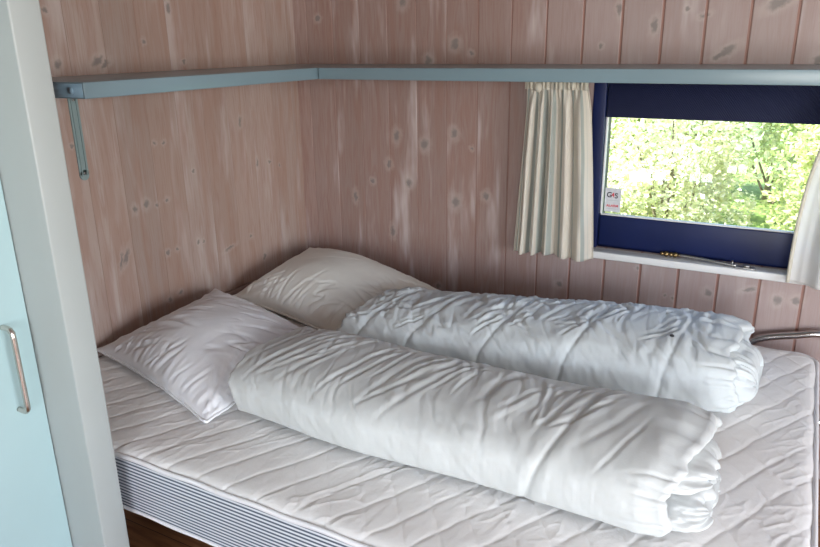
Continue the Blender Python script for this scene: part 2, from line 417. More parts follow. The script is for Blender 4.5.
# right window and glazed door behind the camera (out of view, they let the daylight in)
w2 = empty('window_2', (RX + .07, (VY0 + VY1) / 2, VZ0), kind='structure')
mb = MB()
for a, b, z0, z1 in ((VY0, VY0 + .05, VZ0, VZ1), (VY1 - .05, VY1, VZ0, VZ1), (VY0, VY1, VZ0, VZ0 + .05), (VY0, VY1, VZ1 - .05, VZ1), ((VY0 + VY1) / 2 - .02, (VY0 + VY1) / 2 + .02, VZ0, VZ1)):
    mb.box(RX - .004, RX + .1, a, b, z0, z1)
mb.build('frame', M['navy'], w2, smooth=False)
d1 = empty('door_1', ((DX0 + DX1) / 2, RY - .07, 0), kind='structure')
mb = MB()
for a, b, z0, z1 in ((DX0, DX0 + .09, 0, DZ), (DX1 - .09, DX1, 0, DZ), (DX0, DX1, DZ - .09, DZ), (DX0, DX1, 0, .3), ((DX0 + DX1) / 2 - .06, (DX0 + DX1) / 2 + .06, 0, DZ)):
    mb.box(a, b, RY - .1, RY + .004, z0, z1)
mb.build('frame', M['navy'], d1, smooth=False)

# ------------------------------------------------------------------ sticker
sx0, sx1, sz0, sz1 = 1.3170, 1.3725, .8485, .9345
stk = empty('alarm_sticker', (1.345, .034, .85), 'small white alarm company sticker in lower left corner of window pane', 'sticker')
n = NT('sticker_paper'); n.set(n.mix(n.ramp(n.noise(n.coord(), 80, 2), .3, .7), (.50, .50, .53), (.56, .56, .58)), .5); M['stickerpaper'] = n.m
n = NT('sticker_black'); n.set((.015, .008, .02), .5); M['ink'] = n.m
n = NT('sticker_red'); n.set((.55, .03, .05), .5); M['red'] = n.m
MB().box(sx0, sx1, .0345, .0358, sz0, sz1).build('backing', M['stickerpaper'], stk, False)
def text(name, s, size, x, z, mat, parent, sxc=1.0, bold=0.0, y=.0343):
    cu = bpy.data.curves.new(name, 'FONT'); cu.body = s; cu.size = size; cu.align_x = 'CENTER'; cu.align_y = 'CENTER'; cu.offset = bold; cu.extrude = .0002
    t = bpy.data.objects.new('t', cu); COL.objects.link(t)
    t.rotation_euler = (PI / 2, 0, 0); t.location = (x, y, z); t.scale = (sxc, 1, 1)
    bpy.context.view_layer.update()
    me = bpy.data.meshes.new_from_object(t.evaluated_get(bpy.context.evaluated_depsgraph_get()))
    me.transform(t.matrix_world); bpy.data.objects.remove(t)
    me.materials.clear(); me.materials.append(mat)
    o = bpy.data.objects.new(name, me); COL.objects.link(o)
    if parent: o.parent = parent; o.matrix_parent_inverse = Matrix.Translation(-parent.location)
    return o
text('logo_letter', 'G', .026, 1.3318, .9090, M['ink'], stk, 1.0, .0006)
text('logo_numeral', '4', .024, 1.3445, .9090, M['red'], stk, 1.0, .0003)
text('logo_letter', 'S', .026, 1.3565, .9070, M['ink'], stk, 1.0, .0006)
text('red_lettering', 'ALARM', .0125, 1.3447, .8705, M['red'], stk, 1.05, .0003)
MB().box(1.324, 1.366, .0341, .0345, .8898, .8906).build('printed_line', M['bracket'], stk, False)
MB().box(1.324, 1.366, .0341, .0345, .8592, .8600).build('printed_line', M['bracket'], stk, False)

# ------------------------------------------------------------------ shelves
SZ, ST, SD = 1.3574, .0388, .388
s1 = empty('wall_shelf', (SD / 2, -.66, SZ - ST), 'blue-grey painted shelf along the left wall, carried by a slim metal bracket', 'shelf')
MB().box(.0, SD, -1.3304, -.001, SZ - ST, SZ, .002).build('board', M['shelf'], s1)
mb = MB(); mb.box(.215, .383, -1.3325, -1.3300, SZ - ST + .003, SZ - .003); mb.build('end_edge', M['shelf_end'], s1)
e = MB(); e.tube([(.345, -1.3322, SZ - .0195), (.345, -1.3370, SZ - .0195)], .0085, 16); e.build('screw_cap', M['shelf_end'], s1)
br = MB()
br.box(.0, .005, -1.100, -1.068, 1.066, SZ - ST - .001, .0012)
br.tube([(.0, -1.084, 1.066), (.005, -1.084, 1.066)], .016, 20)
br.box(.005, .008, -1.094, -1.0905, 1.064, SZ - ST - .006); br.box(.005, .008, -1.0775, -1.074, 1.064, SZ - ST - .006)
br.box(.0, .30, -1.100, -1.068, SZ - ST - .005, SZ - ST, .001)
bo = br.build('bracket', M['bracket'], s1, False)
for z in (1.290, 1.072):
    q = MB(); q.tube([(.004, -1.084, z), (.0075, -1.084, z)], .0045, 12); q.build('screw', M['iron'], bo)
s2 = empty('wall_shelf', (1.5, -SD / 2, SZ - ST), 'long blue-grey painted shelf across the back wall above the window', 'shelf')
MB().box(SD + .006, 2.75, -SD, -.001, SZ - ST, SZ, .002).build('board', M['shelf'], s2)
for x in (.62, 2.45):
    br = MB(); br.box(x - .016, x + .016, -.005, 0, 1.10, SZ - ST - .001); br.box(x - .016, x + .016, -.30, 0, SZ - ST - .005, SZ - ST)
    if x > 2: br.build('bracket', M['bracket'], s2, False)

# ------------------------------------------------------------------ curtains
def curtain(name, edge_l, edge_r, z1, z0, ncol, nfold, amp, y0, seed, parent, ust=0.0, uspan=1.0, mat='curtain'):
    NR = 70; V = []; UV = []
    rs = np.random.RandomState(seed)
    u = np.linspace(0, 1, ncol)
    # irregular fold phase
    ph = np.cumsum(1 + .55 * np.interp(u, np.linspace(0, 1, 9), rs.uniform(-1, 1, 9))); ph = ph / ph[-1] * nfold * 2 * PI
    am = np.interp(u, np.linspace(0, 1, 12), rs.uniform(.55, 1.15, 12))
    for i in range(NR):
        v = i / (NR - 1); z = z1 + (z0 - z1) * v
        xl = edge_l(v); xr = edge_r(v)
        gather = float(sm(0, .16, v))
        drift = .5 * fbm(u * 2.2, np.full_like(u, v * 1.1), seed)
        f = np.sin(ph + drift * 1.8) + .35 * np.sin(ph * 2 + 1 + 2 * drift)
        fine = np.sin(ph * 3.0) * (1 - gather)
        y = y0 + amp * am * f * (.30 + .70 * gather) * (.75 + .4 * v) + amp * .18 * fine
        x = xl + (xr - xl) * (u + .012 * np.cos(ph) * gather)
        zz = z + .004 * np.sin(u * 9 + seed) * v
        V += list(zip(x, y, zz)); UV += [(ust + a * uspan, v) for a in u]
    o = obj(name, V, gridfaces(NR, ncol), M[mat], parent, uv=UV)
    md = o.modifiers.new('thickness', 'SOLIDIFY'); md.thickness = .0018; md.offset = 0
    return o
c1 = empty('curtain', (1.15, -.07, .68), 'striped cream curtain gathered at the left end of the window', 'curtain', )
curtain('fabric', lambda v: 1.052 - .035 * v, lambda v: 1.262 + .052 * v ** .7, 1.298, .694, 260, 5.2, .022, -.085, 4, c1)
NC = 240; u = np.linspace(0, 1, NC); V = []
for z in np.linspace(1.312, 1.278, 6):
    k = 1.0 if abs(z - 1.295) < .012 else .8
    V += list(zip(1.046 + .218 * u, -.086 + .010 * np.sin(u * 2 * PI * 15) * k + .006 * np.sin(u * 31), np.full_like(u, z)))
t1 = obj('heading_tape', V, gridfaces(6, NC), M['curtain_tape'], c1)
md = t1.modifiers.new('thickness', 'SOLIDIFY'); md.thickness = .003
# bunched knot of fabric at the heading
mb = MB(); mb.sphere((1.098, -.098, 1.286), .013, 1.05, .8, 1.3, 14); mb.build('gathered_knot', M['curtain_tape'], c1)
for x in (1.06, 1.12, 1.18, 1.245):
    q = MB(); q.tube(smooth_path([(x, -.075, 1.296), (x, -.070, 1.312), (x, -.062, 1.316), (x, -.058, 1.308)], 5), .0016, 8); q.build('curtain_hook', M['white'], c1)
MB().box(1.02, 2.42, -.064, -.052, 1.307, SZ - ST, .002).build('curtain_rail', M['white'])
tag(bpy.data.objects['curtain_rail'], 'slim white curtain rail under the shelf, above the window', 'curtain rail')

c2 = empty('curtain', (2.15, -.07, .70), 'sheer white curtain swept aside at the right end of the window', 'curtain')
curtain('fabric', lambda v: 1.925 + .095 * (1 - v) ** 3, lambda v: 2.36, 1.298, .706, 200, 3.6, .016, -.080, 9, c2, mat='sheer')
# folded leading edge
pts = []
for i in range(30):
    v = i / 29; z = 1.298 + (.707 - 1.298) * v
    pts.append((1.925 + .095 * (1 - v) ** 3 + .004, -.082 + .006 * math.sin(v * 7), z))
mb = MB(); mb.tube(pts, .0095, 12, ry=.6); mb.build('leading_hem', M['curtain_tape'], c2)

# ------------------------------------------------------------------ window stay on the sill
ws = empty('window_stay', (1.68, -.02, .72), 'old metal window stay with a knobbly brass end lying on the sill', 'window stay')
mb = MB()
for x, r in ((1.537, .007), (1.551, .0095), (1.566, .008), (1.580, .0095), (1.594, .006)): mb.sphere((x, -.010, .7305), r, 1.05, 1, 1, 12)
mb.build('brass_knob', M['brass'], ws)
mb = MB(); mb.tube(smooth_path([(1.59, -.010, .731), (1.66, -.018, .730), (1.72, -.030, .728), (1.775, -.036, .7262)], 6), .0054, 8)
mb.box(1.772, 1.832, -.046, -.026, .7195, .7255, .002); mb.build('arm', M['iron'], ws)
mb = MB(); mb.tube([(1.762, -.030, .7195), (1.762, -.030, .741)], .003, 10); mb.build('pin', M['iron'], ws)
mb = MB(); mb.sphere((1.805, -.036, .7285), .008, 1.6, 1, .7, 12); mb.build('end_knob', M['iron'], ws)

# ------------------------------------------------------------------ wardrobe
wd = empty('wardrobe', (.3, -2.1, 0), 'pale grey wardrobe with a turquoise door beside the head of the bed', 'wardrobe')
MB().box(.002, .60, -1.622, -1.5555, .0, 2.15, .004).build('side_panel', M['wardrobe'], wd)
MB().box(.002, .60, -2.70, -2.6335, .0, 2.15, .004).build('side_panel', M['wardrobe'], wd)
MB().box(.002, .585, -2.634, -1.6215, 2.09, 2.15, .003).build('top_panel', M['wardrobe'], wd)
MB().box(.002, .46, -2.634, -1.6215, .0, .08, .003).build('plinth', M['wardrobe'], wd)
MB().box(.002, .012, -2.634, -1.6215, .08, 2.09).build('back_panel', M['wardrobe'], wd)
for a, b in ((-2.126, -1.6245), (-2.632, -2.129)):
    dr = MB().box(.456, .477, a, b, .083, 2.087, .0025).build('door', M['door'], wd)
    hy = -1.684 if b > -2 else -2.56
    hp = smooth_path([(.477, hy, .874), (.500, hy, .874), (.510, hy, .866)], 5) + smooth_path([(.5105, hy, .853), (.5105, hy, .70)], 4) + smooth_path([(.510, hy, .687), (.500, hy, .679), (.477, hy, .679)], 5)
    mb = MB(); mb.tube(hp, .006, 12); mb.build('handle', M['steel'], dr)

# ------------------------------------------------------------------ bed frame + mattress
bf = empty('bed_frame', (1.03, -.8, 0), 'dark low bed frame with a bent chrome bow at the back right corner', 'bed frame')
mb = MB()
for a, b in ((-1.43, -1.39), (-.23, -.19)): mb.box(.05, 2.0, a, b, .275, .312)
for x in (.05, .7, 1.35, 1.96): mb.box(x, x + .04, -1.43, -.19, .275, .312)
mb.build('base_frame', M['frame_steel'], bf, False)
mb = MB()
for k in range(14): mb.box(.06 + k * .142, .06 + k * .142 + .07, -1.44, -.18, .312, .324)
mb.build('slats', M['headboard'], bf, False)
for x in (.09, 1.9):
    for y in (-1.41, -.21):
        q = MB(); q.tube([(x, y, .28), (x, y, 0)], [.024, .018], 14); q.build('leg', M['frame_steel'], bf)
MB().box(.001, .020, -1.46, -.06, .27, .512, .003).build('headboard', M['headboard'], bf)
mb = MB()
mb.tube(smooth_path([(1.80, -.16, .300), (1.80, -.075, .33), (1.815, -.062, .42), (1.845, -.056, .468), (1.88, -.052, .494), (1.93, -.050, .511), (1.98, -.050, .524), (2.03, -.050, .538), (2.10, -.050, .542), (2.20, -.052, .535), (2.25, -.056, .49), (2.26, -.07, .36), (2.20, -.12, .300), (1.98, -.20, .295)], 8), .0118, 14)
mb.build('chrome_bow', M['chrome'], bf)

MX0, MX1, MY0, MY1, MZ0, MZ1 = .032, 2.042, -1.507, -.112, .326, .500
mat_ = empty('mattress', (1.03, -.81, MZ0), 'white quilted double mattress with grey striped sides', 'mattress')
def rrect(x0, x1, y0, y1, r, n=10, dens=.02):
    out = []
    cs = [(x1 - r, y0 + r, -PI / 2), (x1 - r, y1 - r, 0), (x0 + r, y1 - r, PI / 2), (x0 + r, y0 + r, PI)]
    for (cx, cy_, a0) in cs:
        for k in range(n + 1):
            a = a0 + PI / 2 * k / n; out.append((cx + r * math.cos(a), cy_ + r * math.sin(a)))
    full = []
    for i, p in enumerate(out):
        q = out[(i + 1) % len(out)]; d = math.dist(p, q); m = max(1, int(d / dens))
        full += [(p[0] + (q[0] - p[0]) * k / m, p[1] + (q[1] - p[1]) * k / m) for k in range(m)]
    return full
NX, NY = 560, 400
RAD = .055
gx, gy = np.meshgrid(np.linspace(MX0, MX1, NX), np.linspace(MY0, MY1, NY))
# pull square corners onto rounded corners
X = gx.copy(); Y = gy.copy()
cxm, cym = (MX0 + MX1) / 2, (MY0 + MY1) / 2; hxm, hym = (MX1 - MX0) / 2, (MY1 - MY0) / 2
dx = np.abs(gx - cxm) - (hxm - RAD); dy = np.abs(gy - cym) - (hym - RAD)
mask = (dx > 0) & (dy > 0)
mxd = np.maximum(dx, dy); ln_ = np.sqrt(dx ** 2 + dy ** 2) + 1e-9
k_ = np.where(mask, mxd / ln_, 1.0)
X = np.where(mask, cxm + np.sign(gx - cxm) * (hxm - RAD + dx * k_), gx)
Y = np.where(mask, cym + np.sign(gy - cym) * (hym - RAD + dy * k_), gy)
edge = np.minimum(np.minimum(X - MX0, MX1 - X), np.minimum(Y - MY0, MY1 - Y))
edge = np.where(mask, RAD - mxd, edge)
edge = np.clip(edge, 0, 1)
wx = X + .010 * fbm(X * 9, Y * 9, 3, 2); wy = Y + .010 * fbm(X * 8, Y * 8, 5, 2)
A = (wx - .893) / .090 - (wy + 1.485) / .170
B = (wx - .893) / .090 + (wy + 1.485) / .117
dA = np.abs(A - np.round(A)) * .080; dB = np.abs(B - np.round(B)) * .080
pad = .62 * (1 - np.exp(-dA / .0032)) + .38 * (1 - np.exp(-dA / .016))
padB = .62 * (1 - np.exp(-dB / .0032)) + .38 * (1 - np.exp(-dB / .016))
vB = .35 + .65 * sm(.7, 1.5, X + .3 * fbm(X * 3, Y * 3, 41))
q = pad * (1 - vB * .8 * (1 - padB))
wr = 0
for sd in (8, 19):
    w_ = fbm((X * .8 - Y * .45) * 22, (X * .5 + Y * .85) * 7, sd, 2)
    wr = wr + np.exp(-(w_ / .06) ** 2) * sm(-.1, .35, fbm(X * 5, Y * 5, sd + 3)) * .0016
rip = fbm(X * 55, Y * 24, 12) * .0006
Z = MZ1 - .005 + ( .0032) * q + .0020 * fbm(X * 4, Y * 4, 2) + wr * .8 + rip
Z = Z - .016 * np.exp(-edge / .012)
V = np.stack([X.ravel(), Y.ravel(), Z.ravel()], 1)
obj('quilted_top', V, gridfaces(NY, NX), M['quilt'], mat_)
def MZ(x, y): return .5
ring = rrect(MX0, MX1, MY0, MY1, RAD)
zs_ = np.linspace(MZ0, MZ1 - .014, 12); V = []
for z in zs_:
    bul = .004 * math.sin(PI * (z - MZ0) / (MZ1 - MZ0 - .014))
    for (x, y) in ring:
        l = math.hypot(x - cxm, y - cym); V.append((x + (x - cxm) / l * bul, y + (y - cym) / l * bul, z))
obj('striped_border', V, gridfaces(12, len(ring), wrap=True) + [tuple(range(len(ring)))[::-1]], M['stripes'], mat_)
for nm, z, r_ in (('edge_tape', MZ1 - .016, .0062), ('edge_tape', MZ0 + .003, .0045)):
    R_ = [(x + (x - cxm) / math.hypot(x - cxm, y - cym) * .0005, y + (y - cym) / math.hypot(x - cxm, y - cym) * .0005, z + .0012 * math.sin(i * .7)) for i, (x, y) in enumerate(ring)]
    mb = MB(); mb.tube(R_ + [R_[0]], r_, 8, cap=False); mb.build(nm, M['tape'], mat_)

# ------------------------------------------------------------------ cloth surfaces
def crease_field(a, b, cr):
    """sum of soft creases over surface coordinates a,b (metres); cr: (a0,b0,a1,b1,bend,width,depth)"""
    out = np.zeros_like(a)
    for (a0, b0, a1, b1, bend, w, d) in cr:
        L = math.hypot(a1 - a0, b1 - b0); ex, ey = (a1 - a0) / L, (b1 - b0) / L
        t = ((a - a0) * ex + (b - b0) * ey) / L
        m = (t > -.15) & (t < 1.15)
        if not m.any(): continue
        tm = t[m]
        dd = -(a[m] - a0) * ey + (b[m] - b0) * ex - bend * 4 * tm * (1 - tm)
        env = sm(-.1, .25, tm) * sm(1.1, .7, tm)
        g = -np.exp(-(dd / w) ** 2) + .55 * np.exp(-((dd - 1.9 * w) / (1.3 * w)) ** 2) + .35 * np.exp(-((dd + 2.0 * w) / (1.5 * w)) ** 2)
        out[m] += d * env * g * .8
    return out

def se(phi, n):
    c, s = np.cos(phi), np.sin(phi)
    return np.sign(c) * np.abs(c) ** (2 / n), np.sign(s) * np.abs(s) ** (2 / n)

def roll(name, parent, mat, xl, xr, yc, hw, hh, creases, seed, lift=None, seams=(), thick=.036, turns=1.16, bumpy=1.0, fray=.012, skew=-.45, calm_x=1.42):
    NS, NTt = 330, 330
    T = turns * 2 * PI
    # parameter along spiral: dense on the outer turn
    t = np.concatenate([np.linspace(0, 2 * PI, 230, endpoint=False), np.linspace(2 * PI, T, NTt - 230)])
    phi0 = -.75
    phi = phi0 + t
    s = np.linspace(0, 1, NS); s = s + .012 * np.sin(2 * PI * s) * 0
    S, PH = np.meshgrid(s, phi, indexing='ij'); TT = np.meshgrid(s, t, indexing='ij')[1]
    outer = np.clip(1 - (TT - 2 * PI) / .4, 0, 1)          # 1 on the outer turn
    c1_, s1_ = np.cos(PH), np.sin(PH)
    xL = xl(c1_, s1_); xR = xr(c1_, s1_) - .04 * sm(2 * PI - .5, 2 * PI + .3, TT)
    ends = fray * (fbm(PH * 1.3 + TT * .4, S * 0 + seed, seed, 3))
    XX = xL + (xR - xL) * S + ends * (sm(.12, 0, S) + sm(.9, 1, S))
    Hh = hh(XX) / 2; Hw = hw(XX); Yc = yc(XX)
    OFF = thick * 1.06 * (sm(4.1, 2 * PI, TT) + sm(4.1 + 2 * PI, 4 * PI, TT))
    def face(off, disp):
        ny, nz = np.maximum(Hw - off - OFF, .004), np.maximum(Hh - off - OFF, .002)
        ex, ez = se(PH, 2.5 + 2.6 * sm(.1, -.8, s1_))
        y = Yc + ny * ex; z = .502 + Hh + nz * ez
        # normal in cross plane
        nyv = c1_ / np.maximum(ny, .02); nzv = s1_ / np.maximum(nz, .02); l = np.sqrt(nyv ** 2 + nzv ** 2) + 1e-9
        y = y + disp * nyv / l; z = z + disp * nzv / l
        return y, z
    # surface coordinate round the roll: 0 at the back, rising over the top to the near side
    pc = (PH) * (.62 * Hw + .38 * Hh)
    D = crease_field(XX, pc, creases)
    vis = sm(-.1, .35, PH) * sm(PI * 1.30, PI * 1.08, PH)
    top = sm(.1, .45, PH) * sm(PI * 1.0, PI * .72, PH)
    q_ = XX + skew * pc + .012 * fbm(XX * 5, pc * 8, seed + 9, 2)
    def ridges(fx, fp, sd, wd):
        nn = fbm(q_ * fx, pc * fp, sd, 2)
        return -np.exp(-(nn / wd) ** 2) + .35 * np.exp(-((np.abs(nn) - 2.2 * wd) / (1.4 * wd)) ** 2)
    calm = 1 - .62 * sm(calm_x, calm_x + .12, XX)
    m1 = sm(-.25, .35, fbm(XX * 3.5, pc * 7, seed + 12, 2)); m2 = sm(-.15, .4, fbm(XX * 4.5, pc * 5, seed + 14, 2))
    D = D + bumpy * top * calm * (.0030 * m1 * ridges(9.5, 3.2, seed + 15, .09) + .0016 * (.35 + .65 * m2) * ridges(21, 5.0, seed + 18, .11))
    D = D * (.35 + .65 * calm) * vis
    D = D + bumpy * vis * (.0050 * fbm(XX * 6, pc * 6, seed + 1, 2) + .0016 * fbm(q_ * 26, pc * 8, seed + 4, 2))
    D = D - .005 * sm(.90, 1, S) * np.exp(-(fbm(pc * 15, XX * 3, seed + 30, 2) / .12) ** 2) * vis - .010 * sm(.955, 1, S) * vis
    low = sm(PI * .60, PI * .85, PH) * sm(PI * 1.4, PI * 1.15, PH)
    D = D + low * .0007 * fbm(XX * 85, pc * 7, seed + 6, 2)
    for (sx_, sk, dep) in seams:
        d = XX - (sx_ + sk * (PI - PH) / PI)
        D = D - dep * np.exp(-(d / .006) ** 2) * vis + dep * .55 * np.exp(-(np.abs(d) - .024) ** 2 / .014 ** 2) * vis
    D = D * outer
    lf = 0 if lift is None else lift(XX, PH)
    yo, zo = face(0, D); yi, zi = face(thick, -D * 0)
    # rounded end edges
    bul = .013
    rows = []
    ym, zm = .5 * (yo + yi), .5 * (zo + zi)
    V = []; F_ = []
    n0 = NS * NTt
    V.append(np.stack([XX.ravel(), yo.ravel(), (zo + lf).ravel()], 1))
    V.append(np.stack([XX.ravel(), yi.ravel(), (zi + lf).ravel()], 1))
    F_ += [(a, d_, c, b) for (a, b, c, d_) in gridfaces(NS, NTt)]
    F_ += gridfaces(NS, NTt, n0)
    base = 2 * n0
    for e_i, sgn in ((0, -1), (NS - 1, 1)):
        m1 = np.stack([XX[e_i] + sgn * bul * .75, yo[e_i] * .8 + yi[e_i] * .2, (zo + lf)[e_i] * .8 + (zi + lf)[e_i] * .2], 1)
        m2 = np.stack([XX[e_i] + sgn * bul, ym[e_i], (zm + lf)[e_i]], 1)
        m3 = np.stack([XX[e_i] + sgn * bul * .75, yo[e_i] * .2 + yi[e_i] * .8, (zo + lf)[e_i] * .2 + (zi + lf)[e_i] * .8], 1)
        V += [m1, m2, m3]
        idx = [np.arange(NTt) + e_i * NTt, base + np.arange(NTt), base + NTt + np.arange(NTt), base + 2 * NTt + np.arange(NTt), n0 + np.arange(NTt) + e_i * NTt]
        for p, q_ in zip(idx[:-1], idx[1:]):
            for j in range(NTt - 1):
                fq = (p[j], p[j + 1], q_[j + 1], q_[j]) if sgn > 0 else (p[j], q_[j], q_[j + 1], p[j + 1])
                F_.append(fq)
        base += 3 * NTt
    # free edges of the sheet
    for j in (0, NTt - 1):
        for i in range(NS - 1):
            a, b, c, d_ = i * NTt + j, (i + 1) * NTt + j, n0 + (i + 1) * NTt + j, n0 + i * NTt + j
            F_.append((a, b, c, d_) if j == 0 else (a, d_, c, b))
    V = np.concatenate(V); V[:, 2] = np.maximum(V[:, 2], .5015)
    o = obj(name, V, F_, mat, parent)
    bm = bmesh.new(); bm.from_mesh(o.data); bmesh.ops.recalc_face_normals(bm, faces=bm.faces); bm.to_mesh(o.data); bm.free()
    return o

# front duvet
rs = random.Random(5)
cr = []
P_ = lambda f: f * PI * .150        # surface coordinate at angle f*pi
for k in range(26):
    x = .72 + .95 * (k + rs.uniform(-.5, .5)) / 26
    hi = rs.uniform(.20, .52); lo = hi + rs.uniform(.14, .40)
    sk = rs.uniform(.02, .12)
    cr.append((x + sk, P_(hi), x, P_(lo), rs.uniform(-.014, .014), rs.uniform(.004, .010), rs.uniform(.001, .0042)))
for k in range(9):   # long folds from the near side over the top near the pillow end
    x = .66 + .06 * k + rs.uniform(-.02, .02)
    cr.append((x + rs.uniform(.08, .15), P_(.22), x, P_(rs.uniform(.7, .95)), rs.uniform(.004, .02), rs.uniform(.005, .009), rs.uniform(.0015, .004)))
for k in range(9):
    x = 1.50 + rs.uniform(-.09, .09)
    cr.append((x + rs.uniform(.02, .09), P_(rs.uniform(.3, .45)), 1.50 + rs.uniform(-.02, .02), P_(.66), rs.uniform(-.01, .01), .005, .0045))
duv1 = empty('duvet', (1.24, -1.02, .50), 'white duvet rolled lengthwise along the near side of the bed', 'duvet')
roll('rolled_cover', duv1, M['duvet_front'],
     lambda c, s: .702 - .030 * np.clip(s, 0, 1), lambda c, s: 1.794 + .012 * np.clip(s, 0, 1) + .024 * c,
     lambda x: -1.086 + .022 * sm(1.15, .66, x) + .005 * np.sin(x * 5), lambda x: .200 + .005 * np.sin(x * 7 + 1), lambda x: .158 + .012 * sm(1.5, 1.75, x) - .012 * sm(.85, .66, x),
     cr, 3, seams=((1.52, .10, .004),), fray=.022)
# back duvet
rs = random.Random(11)
cr = []
seams = [(.80, .09, .003), (.965, .10, .0036), (1.185, .11, .0036), (1.42, .10, .0036), (1.675, .06, .0036)]
for (sx_, sk, _) in seams:
    for k in range(19):
        f = rs.uniform(.16, .72); xx = sx_ + sk * (1 - f); side = rs.choice((-1, 1)); L = rs.uniform(.04, .10)
        cr.append((xx + side * .008, P_(f), xx + side * L, P_(f + rs.uniform(-.02, .22)), rs.uniform(-.012, .012), rs.uniform(.0045, .008), rs.uniform(.0025, .005)))
for k in range(90):
    x = .78 + 1.0 * rs.random(); hi = rs.uniform(.15, .55)
    cr.append((x + rs.uniform(-.02, .08), P_(hi), x, P_(hi + rs.uniform(.1, .28)), rs.uniform(-.012, .012), rs.uniform(.004, .008), rs.uniform(.0015, .004)))
duv2 = empty('duvet', (1.27, -.45, .50), 'white duvet rolled lengthwise along the wall below the window', 'duvet')
d2 = roll('rolled_cover', duv2, M['duvet_back'],
     lambda c, s: .775 + .03 * c - .01 * s, lambda c, s: 1.846 + .01 * c - .016 * np.clip(s, 0, 1),
     lambda x: -.650 + .155 * (x - .66) / 1.22, lambda x: .205 + .012 * sm(.7, 1.8, x), lambda x: .152 + .032 * sm(.75, 1.65, x) - .02 * sm(.8, .66, x),
     cr, 21, seams=seams, bumpy=1.75, fray=.03, calm_x=1.72)
mb = MB(); mb.sphere((1.678, -.627, .684), .0055, 1.1, .9, .8, 10); mb.build('dark_speck', M['stain'], duv2)

def fold(parent, mat, x0, x1, ya, yb, za, zb, seed, nn=2.6, slope=0.0, pleat=1.0):
    """rounded, crumpled end of an inner layer showing in the open end of a roll"""
    NS, NP = 70, 120
    s_ = 1 - (1 - np.linspace(0, 1, NS)) ** 2; ph = np.arange(NP) / NP * 2 * PI
    S, PH = np.meshgrid(s_, ph, indexing='ij')
    cap = (1 - S ** 5) ** .42
    ex, ez = se(PH, nn)
    hy, hz = (yb - ya) / 2, (zb - za) / 2
    rf = fbm(PH * 2.2, S * 2, seed, 3); pk = fbm(PH * 7, S * 1.5, seed + 3, 2)
    X_ = x0 + (x1 - x0) * S + .018 * rf * S ** 3 + slope * ez * S
    k = 1 + .10 * rf * S - .035 * pleat * np.exp(-(pk / .14) ** 2) * sm(.3, .8, S)
    Y_ = (ya + yb) / 2 + hy * ex * (cap * .32 + .68 * (1 - .25 * S ** 6)) * k
    Z_ = (za + zb) / 2 + hz * ez * np.maximum(cap, .02) * k
    V = np.stack([X_.ravel(), Y_.ravel(), np.maximum(Z_.ravel(), .503)], 1)
    return obj('inner_fold', V, gridfaces(NS, NP, wrap=True) + [tuple(range(NP))[::-1], tuple((NS - 1) * NP + j for j in range(NP))], mat, parent)
fold(duv1, M['duvet_front'], 1.66, 1.846, -1.235, -.985, .582, .642, 61, 2.3, .006)
fold(duv1, M['duvet_front'], 1.70, 1.852, -1.238, -.96, .504, .568, 65, 2.3, -.006)
fold(duv2, M['duvet_back'], 1.74, 1.890, -.695, -.42, .503, .662, 71, 2.8, 0, 2.4)

